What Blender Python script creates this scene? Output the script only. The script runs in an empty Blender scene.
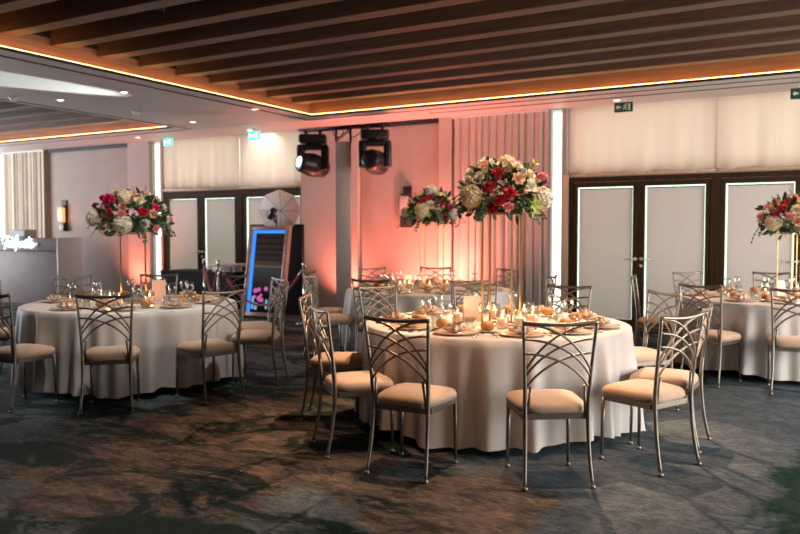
import bpy, bmesh, math, random
from mathutils import Vector, Matrix, Euler
random.seed(7)
SC = bpy.context.scene
COL = SC.collection
PI = math.pi
R = math.radians

# ------------------------------------------------------------------ helpers
class MB:
    def __init__(s):
        s.v = []; s.f = []; s.sm = []
    def add(s, verts, faces, smooth=False):
        o = len(s.v)
        s.v += [tuple(p) for p in verts]
        s.f += [tuple(i + o for i in f) for f in faces]
        s.sm += [smooth] * len(faces)
        return s
    def box(s, x0, x1, y0, y1, z0, z1, M=None):
        vs = [Vector((x, y, z)) for z in (z0, z1) for x, y in ((x0, y0), (x1, y0), (x1, y1), (x0, y1))]
        if M: vs = [M @ p for p in vs]
        return s.add(vs, [(3, 2, 1, 0), (4, 5, 6, 7), (0, 1, 5, 4), (1, 2, 6, 5), (2, 3, 7, 6), (3, 0, 4, 7)])
    def bbox(s, x0, x1, y0, y1, z0, z1, b=.01, M=None, seg=2, smooth=True):
        bm = bmesh.new()
        bmesh.ops.create_cube(bm, size=1)
        for v in bm.verts:
            v.co = ((x0 + x1) / 2 + v.co.x * (x1 - x0), (y0 + y1) / 2 + v.co.y * (y1 - y0), (z0 + z1) / 2 + v.co.z * (z1 - z0))
        bmesh.ops.bevel(bm, geom=bm.edges[:], offset=b, segments=seg, profile=.5, affect='EDGES')
        bm.verts.index_update()
        vs = [v.co.copy() for v in bm.verts]
        if M: vs = [M @ p for p in vs]
        s.add(vs, [[v.index for v in f.verts] for f in bm.faces], smooth)
        bm.free(); return s
    def tube(s, pts, r, n=8, cap=True, smooth=True, flat=1.0):
        pts = [Vector(p) for p in pts]
        rs = r if isinstance(r, (list, tuple)) else [r] * len(pts)
        vs = []; prev = None
        for i, p in enumerate(pts):
            t = (pts[min(i + 1, len(pts) - 1)] - pts[max(i - 1, 0)]).normalized()
            if prev is None:
                a = Vector((0, 0, 1)) if abs(t.z) < .9 else Vector((1, 0, 0))
                nrm = (a - t * a.dot(t)).normalized()
            else:
                nrm = (prev - t * prev.dot(t)).normalized()
            prev = nrm; b = t.cross(nrm)
            for k in range(n):
                an = 2 * PI * k / n
                vs.append(p + nrm * math.cos(an) * rs[i] + b * math.sin(an) * rs[i] * flat)
        fs = []
        for i in range(len(pts) - 1):
            for k in range(n):
                k2 = (k + 1) % n
                fs.append((i * n + k, i * n + k2, (i + 1) * n + k2, (i + 1) * n + k))
        s.add(vs, fs, smooth)
        if cap:
            o = len(s.v) - len(vs); m = (len(pts) - 1) * n
            s.f += [tuple(o + k for k in reversed(range(n))), tuple(o + m + k for k in range(n))]; s.sm += [False, False]
        return s
    def lathe(s, prof, n=20, c=(0, 0, 0), M=None, smooth=True):
        vs = []
        for r, z in prof:
            for k in range(n):
                a = 2 * PI * k / n
                p = Vector((c[0] + r * math.cos(a), c[1] + r * math.sin(a), c[2] + z))
                vs.append(M @ p if M else p)
        fs = []
        for i in range(len(prof) - 1):
            for k in range(n):
                k2 = (k + 1) % n
                fs.append((i * n + k, i * n + k2, (i + 1) * n + k2, (i + 1) * n + k))
        s.add(vs, fs, smooth)
        o = len(s.v) - len(vs); m = (len(prof) - 1) * n
        if prof[0][0] > 1e-4: s.f.append(tuple(o + k for k in reversed(range(n)))); s.sm.append(False)
        if prof[-1][0] > 1e-4: s.f.append(tuple(o + m + k for k in range(n))); s.sm.append(False)
        return s
    def grid(s, fn, nu, nv, smooth=True, closed=False):
        vs = [fn(i / (nu if closed else nu - 1), j / (nv - 1)) for j in range(nv) for i in range(nu)]
        fs = []
        for j in range(nv - 1):
            for i in range(nu if closed else nu - 1):
                i2 = (i + 1) % nu
                fs.append((j * nu + i, j * nu + i2, (j + 1) * nu + i2, (j + 1) * nu + i))
        return s.add(vs, fs, smooth)
    def mesh(s, name, m):
        me = bpy.data.meshes.new(name)
        me.from_pydata(s.v, [], s.f)
        me.polygons.foreach_set('use_smooth', s.sm)
        me.materials.append(m); me.update()
        return me
    def build(s, name, m, parent=None):
        o = bpy.data.objects.new(name, s.mesh(name, m)); COL.objects.link(o)
        if parent: o.parent = parent
        return o

def tag(o, label, cat, group=None, kind=None):
    o['label'] = label; o['category'] = cat
    if group: o['group'] = group
    if kind: o['kind'] = kind
    return o
def empty(name, loc, rz=0, label=None, cat=None, group=None):
    o = bpy.data.objects.new(name, None); COL.objects.link(o)
    o.empty_display_size = .1; o.location = loc; o.rotation_euler = (0, 0, rz)
    if label: tag(o, label, cat, group)
    return o
def struct(o):
    o['kind'] = 'structure'; return o
def copy_tree(o, parent=None):
    c = o.copy(); COL.objects.link(c)
    if parent: c.parent = parent
    for ch in list(o.children): copy_tree(ch, c)
    return c
def arc(pts, n=14):
    """smooth curve through points (Catmull-Rom)"""
    P = [Vector(p) for p in pts]; P = [2 * P[0] - P[1]] + P + [2 * P[-1] - P[-2]]
    out = []
    for i in range(1, len(P) - 2):
        for k in range(n):
            t = k / n
            out.append(.5 * (2 * P[i] + (P[i + 1] - P[i - 1]) * t + (2 * P[i - 1] - 5 * P[i] + 4 * P[i + 1] - P[i + 2]) * t * t + (3 * P[i] - P[i - 1] - 3 * P[i + 1] + P[i + 2]) * t ** 3))
    out.append(P[-2]); return out

# ------------------------------------------------------------------ materials
def mat(name, col, rough=.6, metal=0, var=0, scale=8, bump=0, bscale=60, trans=0, emit=None, es=0, spec=.5, stretch=None, sheen=0):
    m = bpy.data.materials.new(name); m.use_nodes = True
    nt = m.node_tree; b = nt.nodes['Principled BSDF']
    b.inputs['Base Color'].default_value = (*col, 1); b.inputs['Roughness'].default_value = rough
    b.inputs['Metallic'].default_value = metal; b.inputs['Specular IOR Level'].default_value = spec
    if sheen: b.inputs['Sheen Weight'].default_value = sheen
    tc = nt.nodes.new('ShaderNodeTexCoord'); vec = tc.outputs['Object']
    if stretch:
        mp = nt.nodes.new('ShaderNodeMapping'); mp.inputs['Scale'].default_value = stretch
        nt.links.new(vec, mp.inputs['Vector']); vec = mp.outputs['Vector']
    if var:
        n = nt.nodes.new('ShaderNodeTexNoise'); n.inputs['Scale'].default_value = scale; n.inputs['Detail'].default_value = 6
        nt.links.new(vec, n.inputs['Vector'])
        r = nt.nodes.new('ShaderNodeValToRGB')
        r.color_ramp.elements[0].position = .3; r.color_ramp.elements[1].position = .7
        r.color_ramp.elements[0].color = (*[c * (1 - var) for c in col], 1)
        r.color_ramp.elements[1].color = (*[min(1, c * (1 + var)) for c in col], 1)
        nt.links.new(n.outputs['Fac'], r.inputs['Fac']); nt.links.new(r.outputs['Color'], b.inputs['Base Color'])
    if bump:
        n2 = nt.nodes.new('ShaderNodeTexNoise'); n2.inputs['Scale'].default_value = bscale
        nt.links.new(vec, n2.inputs['Vector'])
        bp = nt.nodes.new('ShaderNodeBump'); bp.inputs['Strength'].default_value = bump; bp.inputs['Distance'].default_value = .01
        nt.links.new(n2.outputs['Fac'], bp.inputs['Height']); nt.links.new(bp.outputs['Normal'], b.inputs['Normal'])
    if emit:
        b.inputs['Emission Color'].default_value = (*emit, 1); b.inputs['Emission Strength'].default_value = es
    if trans:
        tr = nt.nodes.new('ShaderNodeBsdfTranslucent'); tr.inputs['Color'].default_value = (*col, 1)
        mx = nt.nodes.new('ShaderNodeMixShader'); mx.inputs['Fac'].default_value = trans
        nt.links.new(b.outputs[0], mx.inputs[1]); nt.links.new(tr.outputs[0], mx.inputs[2])
        nt.links.new(mx.outputs[0], nt.nodes['Material Output'].inputs['Surface'])
    return m
def glass(name, tint=(1, 1, 1), refl=.06):
    m = bpy.data.materials.new(name); m.use_nodes = True; nt = m.node_tree
    nt.nodes.remove(nt.nodes['Principled BSDF'])
    t = nt.nodes.new('ShaderNodeBsdfTransparent'); t.inputs['Color'].default_value = (*tint, 1)
    g = nt.nodes.new('ShaderNodeBsdfGlossy'); g.inputs['Roughness'].default_value = .04
    fr = nt.nodes.new('ShaderNodeLayerWeight'); fr.inputs['Blend'].default_value = .25
    mp = nt.nodes.new('ShaderNodeMapRange'); mp.inputs['To Min'].default_value = refl; mp.inputs['To Max'].default_value = .8
    nt.links.new(fr.outputs['Facing'], mp.inputs['Value'])
    mx = nt.nodes.new('ShaderNodeMixShader')
    nt.links.new(mp.outputs[0], mx.inputs['Fac']); nt.links.new(t.outputs[0], mx.inputs[1]); nt.links.new(g.outputs[0], mx.inputs[2])
    nt.links.new(mx.outputs[0], nt.nodes['Material Output'].inputs['Surface'])
    return m
def emis(name, col, s):
    m = bpy.data.materials.new(name); m.use_nodes = True; nt = m.node_tree
    nt.nodes.remove(nt.nodes['Principled BSDF'])
    e = nt.nodes.new('ShaderNodeEmission'); e.inputs['Color'].default_value = (*col, 1); e.inputs['Strength'].default_value = s
    nt.links.new(e.outputs[0], nt.nodes['Material Output'].inputs['Surface'])
    return m

M = {}
M['wall'] = mat('wall paint', (.50, .41, .36), .8, var=.04, scale=2)
M['walld'] = mat('fabric wall panel', (.40, .32, .28), .85, var=.05, scale=3, bump=.1, bscale=200)
M['ceil'] = mat('ceiling paint', (.56, .50, .47), .55, var=.03, scale=1.5)
M['slot'] = mat('black slot', (.01, .01, .01), .6)
M['wood'] = mat('dark stained oak', (.104, .053, .034), .55, var=.3, scale=3, stretch=(.6, 9, 9), bump=.05, bscale=40)
M['fascia'] = mat('oak fascia', (.20, .092, .045), .5, var=.25, scale=3, stretch=(.5, .5, 8))
M['black'] = mat('black paint', (.008, .008, .009), .5)
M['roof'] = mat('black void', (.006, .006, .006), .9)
M['doorwood'] = mat('walnut door', (.048, .025, .012), .65, spec=.12, var=.35, scale=4, stretch=(8, 8, .6))
M['blind'] = mat('screen blind', (.85, .73, .72), .85, var=.04, scale=2, trans=.48)
M['blindc'] = mat('cream roller blind', (.80, .65, .53), .85, var=.04, scale=2, stretch=(6, 1, .5), trans=.46)
M['tan'] = mat('tan timber', (.64, .47, .33), .5, var=.15, scale=5, stretch=(4, 4, .5))
M['glass'] = glass('clear glass', (.97, .99, .98), .03)
M['pane'] = glass('window glass', (.80, .965, .90), .05)
M['curtain'] = mat('taupe curtain', (.58, .49, .44), .85, var=.06, scale=4, bump=.1, bscale=300, trans=.12)
M['curtainc'] = mat('cream curtain', (.74, .63, .50), .85, var=.06, scale=4, trans=.15)
M['metal'] = mat('champagne metal', (.30, .26, .215), .46, 1, var=.12, scale=20)
M['metalt'] = mat('nickel', (.82, .78, .73), .5, .7)
M['seat'] = mat('cream suede', (.60, .415, .29), .75, var=.07, scale=9, bump=.12, bscale=120, sheen=.3)
M['cloth'] = mat('white table linen', (.70, .655, .62), .62, var=.03, scale=4, bump=.06, bscale=260, sheen=.2)
M['plate'] = mat('blush glazed charger', (.62, .46, .36), .25, var=.05)
M['plate2'] = mat('white china', (.78, .75, .71), .15)
M['napkin'] = mat('blush linen napkin', (.76, .60, .48), .75, var=.06, scale=12, bump=.2, bscale=80)
M['bread'] = mat('bread crust', (.52, .24, .075), .55, var=.35, scale=14, bump=.3, bscale=40)
M['steel'] = mat('cutlery steel', (.75, .72, .68), .18, 1)
M['gold'] = mat('brushed gold', (.36, .225, .075), .42, 1, var=.1, scale=10)
M['wax'] = mat('peach wax', (.85, .50, .33), .5, emit=(1, .42, .20), es=.42)  # emission stands in for flame light glowing through the wax
M['flame'] = emis('candle flame', (1, .62, .25), 14)
M['card'] = mat('blush card', (.60, .42, .36), .7)
M['whitecard'] = mat('white card', (.82, .80, .76), .6)
M['tw'] = mat('table plywood', (.25, .17, .1), .6, var=.2)
M['red'] = mat('red velvet', (.42, .01, .025), .6, sheen=.4)
M['chrome'] = mat('polished steel', (.6, .58, .57), .16, 1)
M['copper'] = mat('rose copper', (.50, .33, .28), .35, .4, var=.1)
M['mirror'] = mat('dark mirror', (.35, .35, .37), .03, 1)
M['bluelight'] = emis('blue light strip', (.035, .23, 1), 1.2)
M['pinkscreen'] = emis('pink screen glow', (.8, .16, .50), .6)
M['cyanscreen'] = emis('cyan screen glow', (.30, .62, .85), .55)
M['blackcloth'] = mat('black cloth', (.006, .006, .007), .85, bump=.1, bscale=100)
M['umb'] = mat('white nylon', (.88, .88, .90), .6, trans=.5)
M['fixture'] = mat('black moulded plastic', (.012, .012, .013), .38, bump=.03)
M['lens'] = emis('beam lens', (.62, 1, .80), 3.0)
M['lensd'] = mat('dark glass lens', (.03, .03, .035), .08)
M['truss'] = mat('black steel', (.02, .018, .018), .4, .7)
M['lycra'] = mat('grey stretch cover', (.44, .39, .36), .8, var=.05, bump=.08)
M['boothface'] = mat('mirror bar front', (.25, .195, .18), .6, var=.1, scale=2, spec=.25)
M['boothtop'] = mat('white lacquer', (.56, .54, .54), .35)
M['neon'] = emis('white neon', (.80, 1, .97), 3.2)
M['bronze'] = mat('bronze plate', (.06, .05, .04), .4, .5)
M['sconceglass'] = mat('lit amber glass', (.9, .5, .25), .4, emit=(1, .36, .13), es=1.0)
M['led'] = emis('warm led', (1, .47, .17), 11.5)
M['lamp'] = emis('downlight glow', (1, .80, .55), 5.0)
M['signgreen'] = mat('green sign', (.01, .085, .055), .35)
M['signlit'] = mat('lit green sign', (.02, .5, .4), .4, emit=(.05, .95, .75), es=1.3)
M['signwhite'] = mat('sign white', (.75, .62, .55), .4)
M['signwhitelit'] = mat('lit sign white', (.9, 1, .98), .4, emit=(.8, 1, 1), es=1.8)
M['whiteplastic'] = mat('white plastic', (.72, .71, .70), .4)
M['pinkplastic'] = mat('pale pink plastic', (.78, .60, .60), .4)
M['leaf'] = mat('leaf green', (.030, .075, .022), .5, var=.5, scale=14, trans=.15)
M['euc'] = mat('eucalyptus green', (.055, .10, .065), .55, var=.3, scale=14)
M['lime'] = mat('lime green petal', (.42, .50, .10), .6, trans=.2)
M['stem'] = mat('stem green', (.05, .08, .025), .6)
for n, c in dict(white=(.74, .70, .58), cream=(.74, .62, .40), peach=(.78, .44, .28), red=(.48, .012, .035), hot=(.68, .03, .16), pink=(.80, .32, .36)).items():
    M['f_' + n] = mat(n + ' petals', c, .6, var=.12, scale=30, trans=.2)

def carpet():
    m = bpy.data.materials.new('mottled carpet'); m.use_nodes = True; nt = m.node_tree; b = nt.nodes['Principled BSDF']
    b.inputs['Roughness'].default_value = .95; b.inputs['Specular IOR Level'].default_value = .15
    tc = nt.nodes.new('ShaderNodeTexCoord')
    def noise(scale, st, detail=8, rough=.62, dist=0., off=(0, 0, 0)):
        mp = nt.nodes.new('ShaderNodeMapping'); mp.inputs['Scale'].default_value = st; mp.inputs['Location'].default_value = off
        mp.inputs['Rotation'].default_value = (0, 0, .45)
        nt.links.new(tc.outputs['Object'], mp.inputs['Vector'])
        n = nt.nodes.new('ShaderNodeTexNoise'); n.inputs['Scale'].default_value = scale; n.inputs['Detail'].default_value = detail
        n.inputs['Roughness'].default_value = rough; n.inputs['Distortion'].default_value = dist
        nt.links.new(mp.outputs[0], n.inputs['Vector']); return n.outputs['Fac']
    def ramp(f, p0, p1, c0=(0, 0, 0), c1=(1, 1, 1)):
        r = nt.nodes.new('ShaderNodeValToRGB'); e = r.color_ramp.elements
        e[0].position = p0; e[1].position = p1; e[0].color = (*c0, 1); e[1].color = (*c1, 1)
        nt.links.new(f, r.inputs['Fac']); return r.outputs['Color']
    def mix(f, a, b_, mode='MIX'):
        x = nt.nodes.new('ShaderNodeMixRGB'); x.blend_type = mode
        for s, v in ((0, f), (1, a), (2, b_)):
            if isinstance(v, tuple): x.inputs[s].default_value = (*v, 1)
            elif isinstance(v, float): x.inputs[s].default_value = v
            else: nt.links.new(v, x.inputs[s])
        return x.outputs[0]
    base = mix(ramp(noise(7, (1, 1, 1)), .35, .7), (.072, .096, .114), (.145, .175, .198))
    def blob(x, y, rx, ry, edge=.55, wob=.45):
        """soft edged noisy ellipse mask, for woven motifs and for painted light and shade"""
        mp = nt.nodes.new('ShaderNodeMapping'); mp.inputs['Location'].default_value = (-x / rx, -y / ry, 0); mp.inputs['Scale'].default_value = (1 / rx, 1 / ry, 0)
        nt.links.new(tc.outputs['Object'], mp.inputs['Vector'])
        ln = nt.nodes.new('ShaderNodeVectorMath'); ln.operation = 'LENGTH'; nt.links.new(mp.outputs[0], ln.inputs[0])
        ad = nt.nodes.new('ShaderNodeMath'); ad.operation = 'MULTIPLY_ADD'; ad.inputs[1].default_value = 2 * wob; ad.inputs[2].default_value = -wob
        nt.links.new(noise(1.6, (1, 1.5, 1), 8, .66, .5, (x * 3, y, 0)), ad.inputs[0])
        sm = nt.nodes.new('ShaderNodeMath'); sm.operation = 'ADD'; nt.links.new(ln.outputs['Value'], sm.inputs[0]); nt.links.new(ad.outputs[0], sm.inputs[1])
        return ramp(sm.outputs[0], .98 - edge * .2, .98 + edge * .2, (1, 1, 1), (0, 0, 0))
    brown = mix(1.0, mix(1.0, blob(-3.7, 4.3, 1.5, 1.9, .9, .95), blob(-8.2, 8.2, 2.4, 1.6, .9, .9), 'LIGHTEN'), blob(-1.8, 3.75, .55, .75, .8, .6), 'LIGHTEN')  # last blob paints in the warm light pool between the foreground chairs
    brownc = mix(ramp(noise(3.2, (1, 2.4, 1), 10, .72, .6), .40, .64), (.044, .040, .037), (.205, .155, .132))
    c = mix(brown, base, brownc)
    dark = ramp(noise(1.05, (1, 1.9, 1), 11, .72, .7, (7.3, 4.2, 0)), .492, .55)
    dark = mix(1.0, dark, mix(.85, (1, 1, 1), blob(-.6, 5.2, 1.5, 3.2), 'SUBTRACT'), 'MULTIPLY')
    dark = mix(1.0, dark, blob(-2.0, 2.6, 1.8, .5, .9, 1.0), 'LIGHTEN')  # foreground shade painted into the carpet as a dark band
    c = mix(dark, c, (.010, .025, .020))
    green = blob(.38, 4.6, .75, 2.3)
    c = mix(green, c, (.008, .038, .021))
    fine = ramp(noise(60, (1, 2, 1), 3), .3, .7, (.62, .62, .62), (1.2, 1.2, 1.2))
    c = mix(1.0, c, fine, 'MULTIPLY')
    mid = ramp(noise(14, (1, 2.4, 1), 8, .7), .36, .64, (.55, .55, .55), (1.3, 1.3, 1.3))
    c = mix(1.0, c, mid, 'MULTIPLY')
    nt.links.new(c, b.inputs['Base Color'])
    bp = nt.nodes.new('ShaderNodeBump'); bp.inputs['Strength'].default_value = .35; bp.inputs['Distance'].default_value = .01
    nt.links.new(noise(180, (1, 1, 1), 2), bp.inputs['Height']); nt.links.new(bp.outputs[0], b.inputs['Normal'])
    return m
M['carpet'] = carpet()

# ------------------------------------------------------------------ camera
cam = bpy.data.cameras.new('camera'); co = bpy.data.objects.new('camera', cam); COL.objects.link(co)
cam.lens = 35; cam.sensor_width = 36; co.location = (0, 0, 1.48)
co.rotation_euler = (PI / 2 - math.atan(35 / 778), 0, R(29.6))
cam.clip_start = .05; cam.dof.use_dof = True; cam.dof.focus_distance = 5.0; cam.dof.aperture_fstop = 2.4
SC.camera = co

# ------------------------------------------------------------------ room shell
XL, XR, YF, YB, ZC = -21.0, 4.0, -3.5, 12.0, 3.42
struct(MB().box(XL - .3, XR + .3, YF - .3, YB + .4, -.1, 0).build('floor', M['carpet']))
CX0, CX1, CY0, CY1 = -7.82, 3.2, .6, 10.75            # main coffer
DX0, DX1, DY0, DY1 = -17.2, -10.85, .6, 10.6          # left coffer
ZR = 4.2
c = MB()
zt = ZC + .03
for x0, x1, y0, y1 in ((XL - .3, DX0, YF - .3, YB + .4), (DX0, DX1, YF - .3, DY0), (DX0, DX1, DY1, YB + .4), (DX1, CX0, YF - .3, YB + .4),
                       (CX0, CX1, YF - .3, CY0), (CX0, CX1, CY1, YB + .4), (CX1, XR + .3, YF - .3, YB + .4)):
    c.box(x0, x1, y0, y1, ZC, zt)
struct(c.build('ceiling', M['ceil']))
tn = 0
def trim(mb, m):
    global tn
    tn += 1
    return struct(mb.build('trim_%d' % tn, m))
# dark roof above the coffers
for (x0, x1, y0, y1) in ((CX0, CX1, CY0, CY1), (DX0, DX1, DY0, DY1)):
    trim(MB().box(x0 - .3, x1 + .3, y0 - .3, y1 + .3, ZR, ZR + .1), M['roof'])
    s = .10; t = .04
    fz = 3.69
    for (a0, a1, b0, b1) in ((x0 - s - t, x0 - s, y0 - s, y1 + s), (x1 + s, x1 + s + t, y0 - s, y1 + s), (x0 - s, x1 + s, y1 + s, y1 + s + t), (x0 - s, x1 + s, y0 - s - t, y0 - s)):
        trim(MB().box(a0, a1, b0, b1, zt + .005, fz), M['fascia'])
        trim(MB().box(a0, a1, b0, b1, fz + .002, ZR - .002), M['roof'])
    # black shadow gap on the slab edge
    for (a0, a1, b0, b1) in ((x0, x0 + .012, y0, y1), (x0, x1, y1 - .012, y1)):
        trim(MB().box(a0, a1, b0, b1, ZC - .004, zt + .002), M['slot'])
    k = 0
    yy = 10.522 - .185
    while yy > y0 + .1:
        trim(MB().bbox(x0 - s + .005, x1 + s - .005, yy, yy + .185, 3.60, 4.195, .006, seg=1, smooth=False), M['wood'])
        yy -= .642
# linear slots in the flat ceiling round the main coffer
trim(MB().box(CX0 - .30, CX0 - .26, CY0, CY1 + .28, ZC - .006, ZC + .004), M['slot'])
trim(MB().box(CX0 - .26, CX1, CY1 + .26, CY1 + .29, ZC - .006, ZC + .004), M['slot'])
trim(MB().box(DX0, DX1, DY1 + .3, DY1 + .33, ZC - .006, ZC + .004), M['slot'])
trim(MB().box(DX1 + .12, DX1 + .15, DY0, DY1 + .3, ZC - .006, ZC + .004), M['slot'])
trim(MB().box(CX0 + 1.9, CX1, CY1 + .62, CY1 + .65, ZC - .006, ZC + .004), M['slot'])
# LED cove strips
for nm, (a0, a1, b0, b1), lb in (('main left', (CX0 - .045, CX0 - .01, CY0, CY1), 'warm LED strip along the left edge of the main beam ceiling'),
                                 ('main back', (CX0 - .045, CX1, CY1 + .01, CY1 + .045), 'warm LED strip along the back edge of the main beam ceiling'),
                                 ('left back', (DX0, DX1 + .02, DY1 + .01, DY1 + .045), 'warm LED strip under the smaller beam ceiling at upper left')):
    tag(MB().box(a0, a1, b0, b1, zt + .001, zt + .014).build('led_strip', M['led']), lb, 'light strip', 'cove LED strips')

# back wall, built from the solid pieces between openings
def seg(x0, x1, z0=0, z1=ZC, y=YB, th=.3):
    wb.box(x0, x1, y, YB + th, z0, z1)
wb = MB()
seg(XL - .3, -20.6); seg(-20.6, -18.0, 0, 1.0); seg(-18.0, -13.63); seg(-13.63, -12.98, y=YB - .08, th=.03)
seg(-12.72, -12.66); seg(-8.9, -7.63, y=YB - .12); seg(-7.63, -6.0); seg(-6.0, -5.76, y=YB - .10); seg(-5.76, -4.06, th=.04)
seg(-3.87, -3.80); seg(.62, XR + .3)
struct(wb.build('wall_back', M['wall']))
wp = MB().box(-16.36, -13.64, YB - .03, YB - .002, 0, 3.34); struct(wp.build('wall_panel_left', M['walld'])); bpy.data.objects['wall_panel_left'].name = 'trim_90'
wp = MB().box(-7.62, -6.01, YB - .03, YB - .002, 0, 3.34); struct(wp.build('trim_91', M['walld']))
struct(MB().box(-16.36, -13.64, YB - .09, YB - .032, 3.34, 3.40).build('trim_92', M['slot']))
struct(MB().box(-7.62, -6.01, YB - .09, YB - .032, 3.34, 3.40).build('trim_93', M['slot']))
def side_wall(x0, x1, y0, y1):
    mb = MB()
    mb.box(x0, x1, YF - .3, y0, 0, ZC); mb.box(x0, x1, y1, YB + .3, 0, ZC)
    mb.box(x0, x1, y0, y1, 0, .3); mb.box(x0, x1, y0, y1, 2.9, ZC); return mb
struct(side_wall(XL - .3, XL, 4, 10).build('wall_left', M['wall']))
struct(side_wall(XR, XR + .3, 4, 10.5).build('wall_right', M['wall']))
struct(MB().box(XL, XR, YF - .3, YF, 0, ZC).build('wall_front', M['doorwood']))

wn = 0
def window(x0, x1, z0, z1, y, fr=.05, m='doorwood', mull=0, pane='glass'):
    global wn
    wn += 1
    w = empty('window_%d' % wn, ((x0 + x1) / 2, y, z0)); w['kind'] = 'structure'
    h = z1 - z0; hw = (x1 - x0) / 2
    f = MB()
    f.box(-hw, -hw + fr, -.04, .04, 0, h); f.box(hw - fr, hw, -.04, .04, 0, h)
    f.box(-hw + fr, hw - fr, -.04, .04, 0, fr); f.box(-hw + fr, hw - fr, -.04, .04, h - fr, h)
    for k in range(mull):
        xx = -hw + (k + 1) * 2 * hw / (mull + 1); f.box(xx - fr / 2, xx + fr / 2, -.04, .04, fr, h - fr)
    f.build('window_frame', M[m], w)
    MB().box(-hw + fr, hw - fr, -.006, .006, fr, h - fr).build('pane', M[pane], w)
    return w
for xx, y0, y1 in ((XL - .15, 4, 10), (XR + .15, 4, 10.5)):
    ww = window(y0, y1, .3, 2.9, 0, .06, mull=4); ww.rotation_euler = (0, 0, PI / 2); ww.location = (xx, (y0 + y1) / 2, .3)
window(-20.6, -18.0, 1.0, ZC, YB + .15, .05, 'whiteplastic')
window(-4.06, -3.87, 0, ZC, YB + .05, .012, 'whiteplastic')
window(-12.98, -12.72, 0, ZC, YB + .05, .015, 'whiteplastic')
dn = 0
DZ = 2.33
def door_pair(x0, x1, idx, hardware=True):
    """one door set: a frame with two glazed leaves that have screen blinds on the inside"""
    global dn
    dn += 1
    W = x1 - x0
    d = empty('door_%d' % dn, (x0, YB + .06, 0)); d['kind'] = 'structure'
    f = MB(); fr = .06
    f.box(.0, fr, -.06, .06, 0, DZ); f.box(W - fr, W, -.06, .06, 0, DZ); f.box(fr, W - fr, -.06, .06, DZ - .075, DZ)
    f.build('door_frame', M['doorwood'], d)
    mid = W / 2
    for k, (a, b) in enumerate(((fr + .003, mid - .002), (mid + .002, W - fr - .003))):
        st = .095; s2 = .085
        l = MB()
        la, lb = (a + st * .75, b - s2) if k == 0 else (a + s2, b - st * .75)
        z0, z1 = .14, DZ - .155
        l.box(a, la, -.05, .008, .008, DZ - .08); l.box(lb, b, -.05, .008, .008, DZ - .08)
        l.box(la, lb, -.05, .008, .008, z0); l.box(la, lb, -.05, .008, z1, DZ - .08)
        lo = l.build('leaf', M['doorwood'], d)
        MB().box(la, lb, -.004, .002, z0, z1).build('pane', M['pane'], lo)
        bl = MB().box(la + (.026 if idx < 2 else .06), lb - .014, -.014, -.011, z0 + .004, z1 - .022).build('screen_blind', M['blind'], lo)
        MB().bbox(la + (.02 if idx < 2 else .055), lb - .010, -.036, -.010, z1 - .034, z1 - .021, .005).build('blind_cassette', M['slot'], bl)
        hx = (mid - .045) if k == 0 else (mid + .045)
        sg = -1 if k == 0 else 1
        h = MB()
        Mx = Matrix.Translation((hx, -.05, 1.07)) @ Matrix.Rotation(PI / 2, 4, 'X')
        h.lathe([(.031, 0), (.031, .010), (.012, .014), (.012, .045)], 14, M=Mx)
        h.tube([(hx, -.095, 1.07), (hx + sg * .05, -.10, 1.07), (hx + sg * .145, -.10, 1.07)], .011, 8)
        h.build('door_handle', M['metalt'], lo)
        if k == 1:
            MB().lathe([(.0, .012), (.018, .011), (.024, .006), (.024, 0)], 14, M=Matrix.Translation((hx, -.05, .97)) @ Matrix.Rotation(PI / 2, 4, 'X')).build('lock_rose', M['metalt'], lo)
    return d
XD = [(-3.76, -1.60), (-1.60, .62), (-12.66, -10.52), (-10.52, -8.88)]
for i, (a, b) in enumerate(XD): door_pair(a, b, i)
struct(MB().box(-3.862, -3.762, YB - .03, YB + .25, 0, DZ + .05).build('trim_94', M['tan']))
# transom windows above the doors + cream blinds
for k, (a, b) in enumerate(XD): struct(MB().box(a, b, YB + .04, YB + .24, DZ + .002, DZ + .085).build('trim_%d' % (100 + k), M['tan']))
for i, (a, b) in enumerate(XD):
    window(a, b, DZ + .09, ZC, YB + .16, .05, 'whiteplastic')
bl = ['cream roller blind above the nearer right doors, left of the blind seam', 'cream roller blind above the doors at the right edge',
      'cream roller blind above the left doors beside the white window strip', 'cream roller blind above the photo booth umbrella']
def upper_blind(a, b, label, seed):
    rb = empty('roller_blind', ((a + b) / 2, YB + .02, DZ + .03), 0, label, 'blind', 'cream roller blinds over the doors')
    hw = (b - a) / 2 - .004; h = ZC - DZ - .03 - .01
    rnd = random.Random(seed); ph = [rnd.uniform(0, 6) for _ in range(4)]
    def fn(u, v):
        x = -hw + 2 * hw * u
        am = .013 * (1 - v) ** .6
        return (x, am * (math.sin(x * 9 + ph[0] + v) + .8 * math.sin(x * 15 + ph[1] - v * 2) + .5 * math.sin(x * 27 + ph[2])), .02 + v * (h - .02))
    MB().grid(fn, 90, 10).build('fabric', M['blindc'], rb)
    MB().bbox(-hw, hw, -.02, .015, -.01, .03, .008).build('bottom_bar', M['tan'], rb)
for i, (a, b) in enumerate(XD): upper_blind(a, b, bl[i], i)

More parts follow.
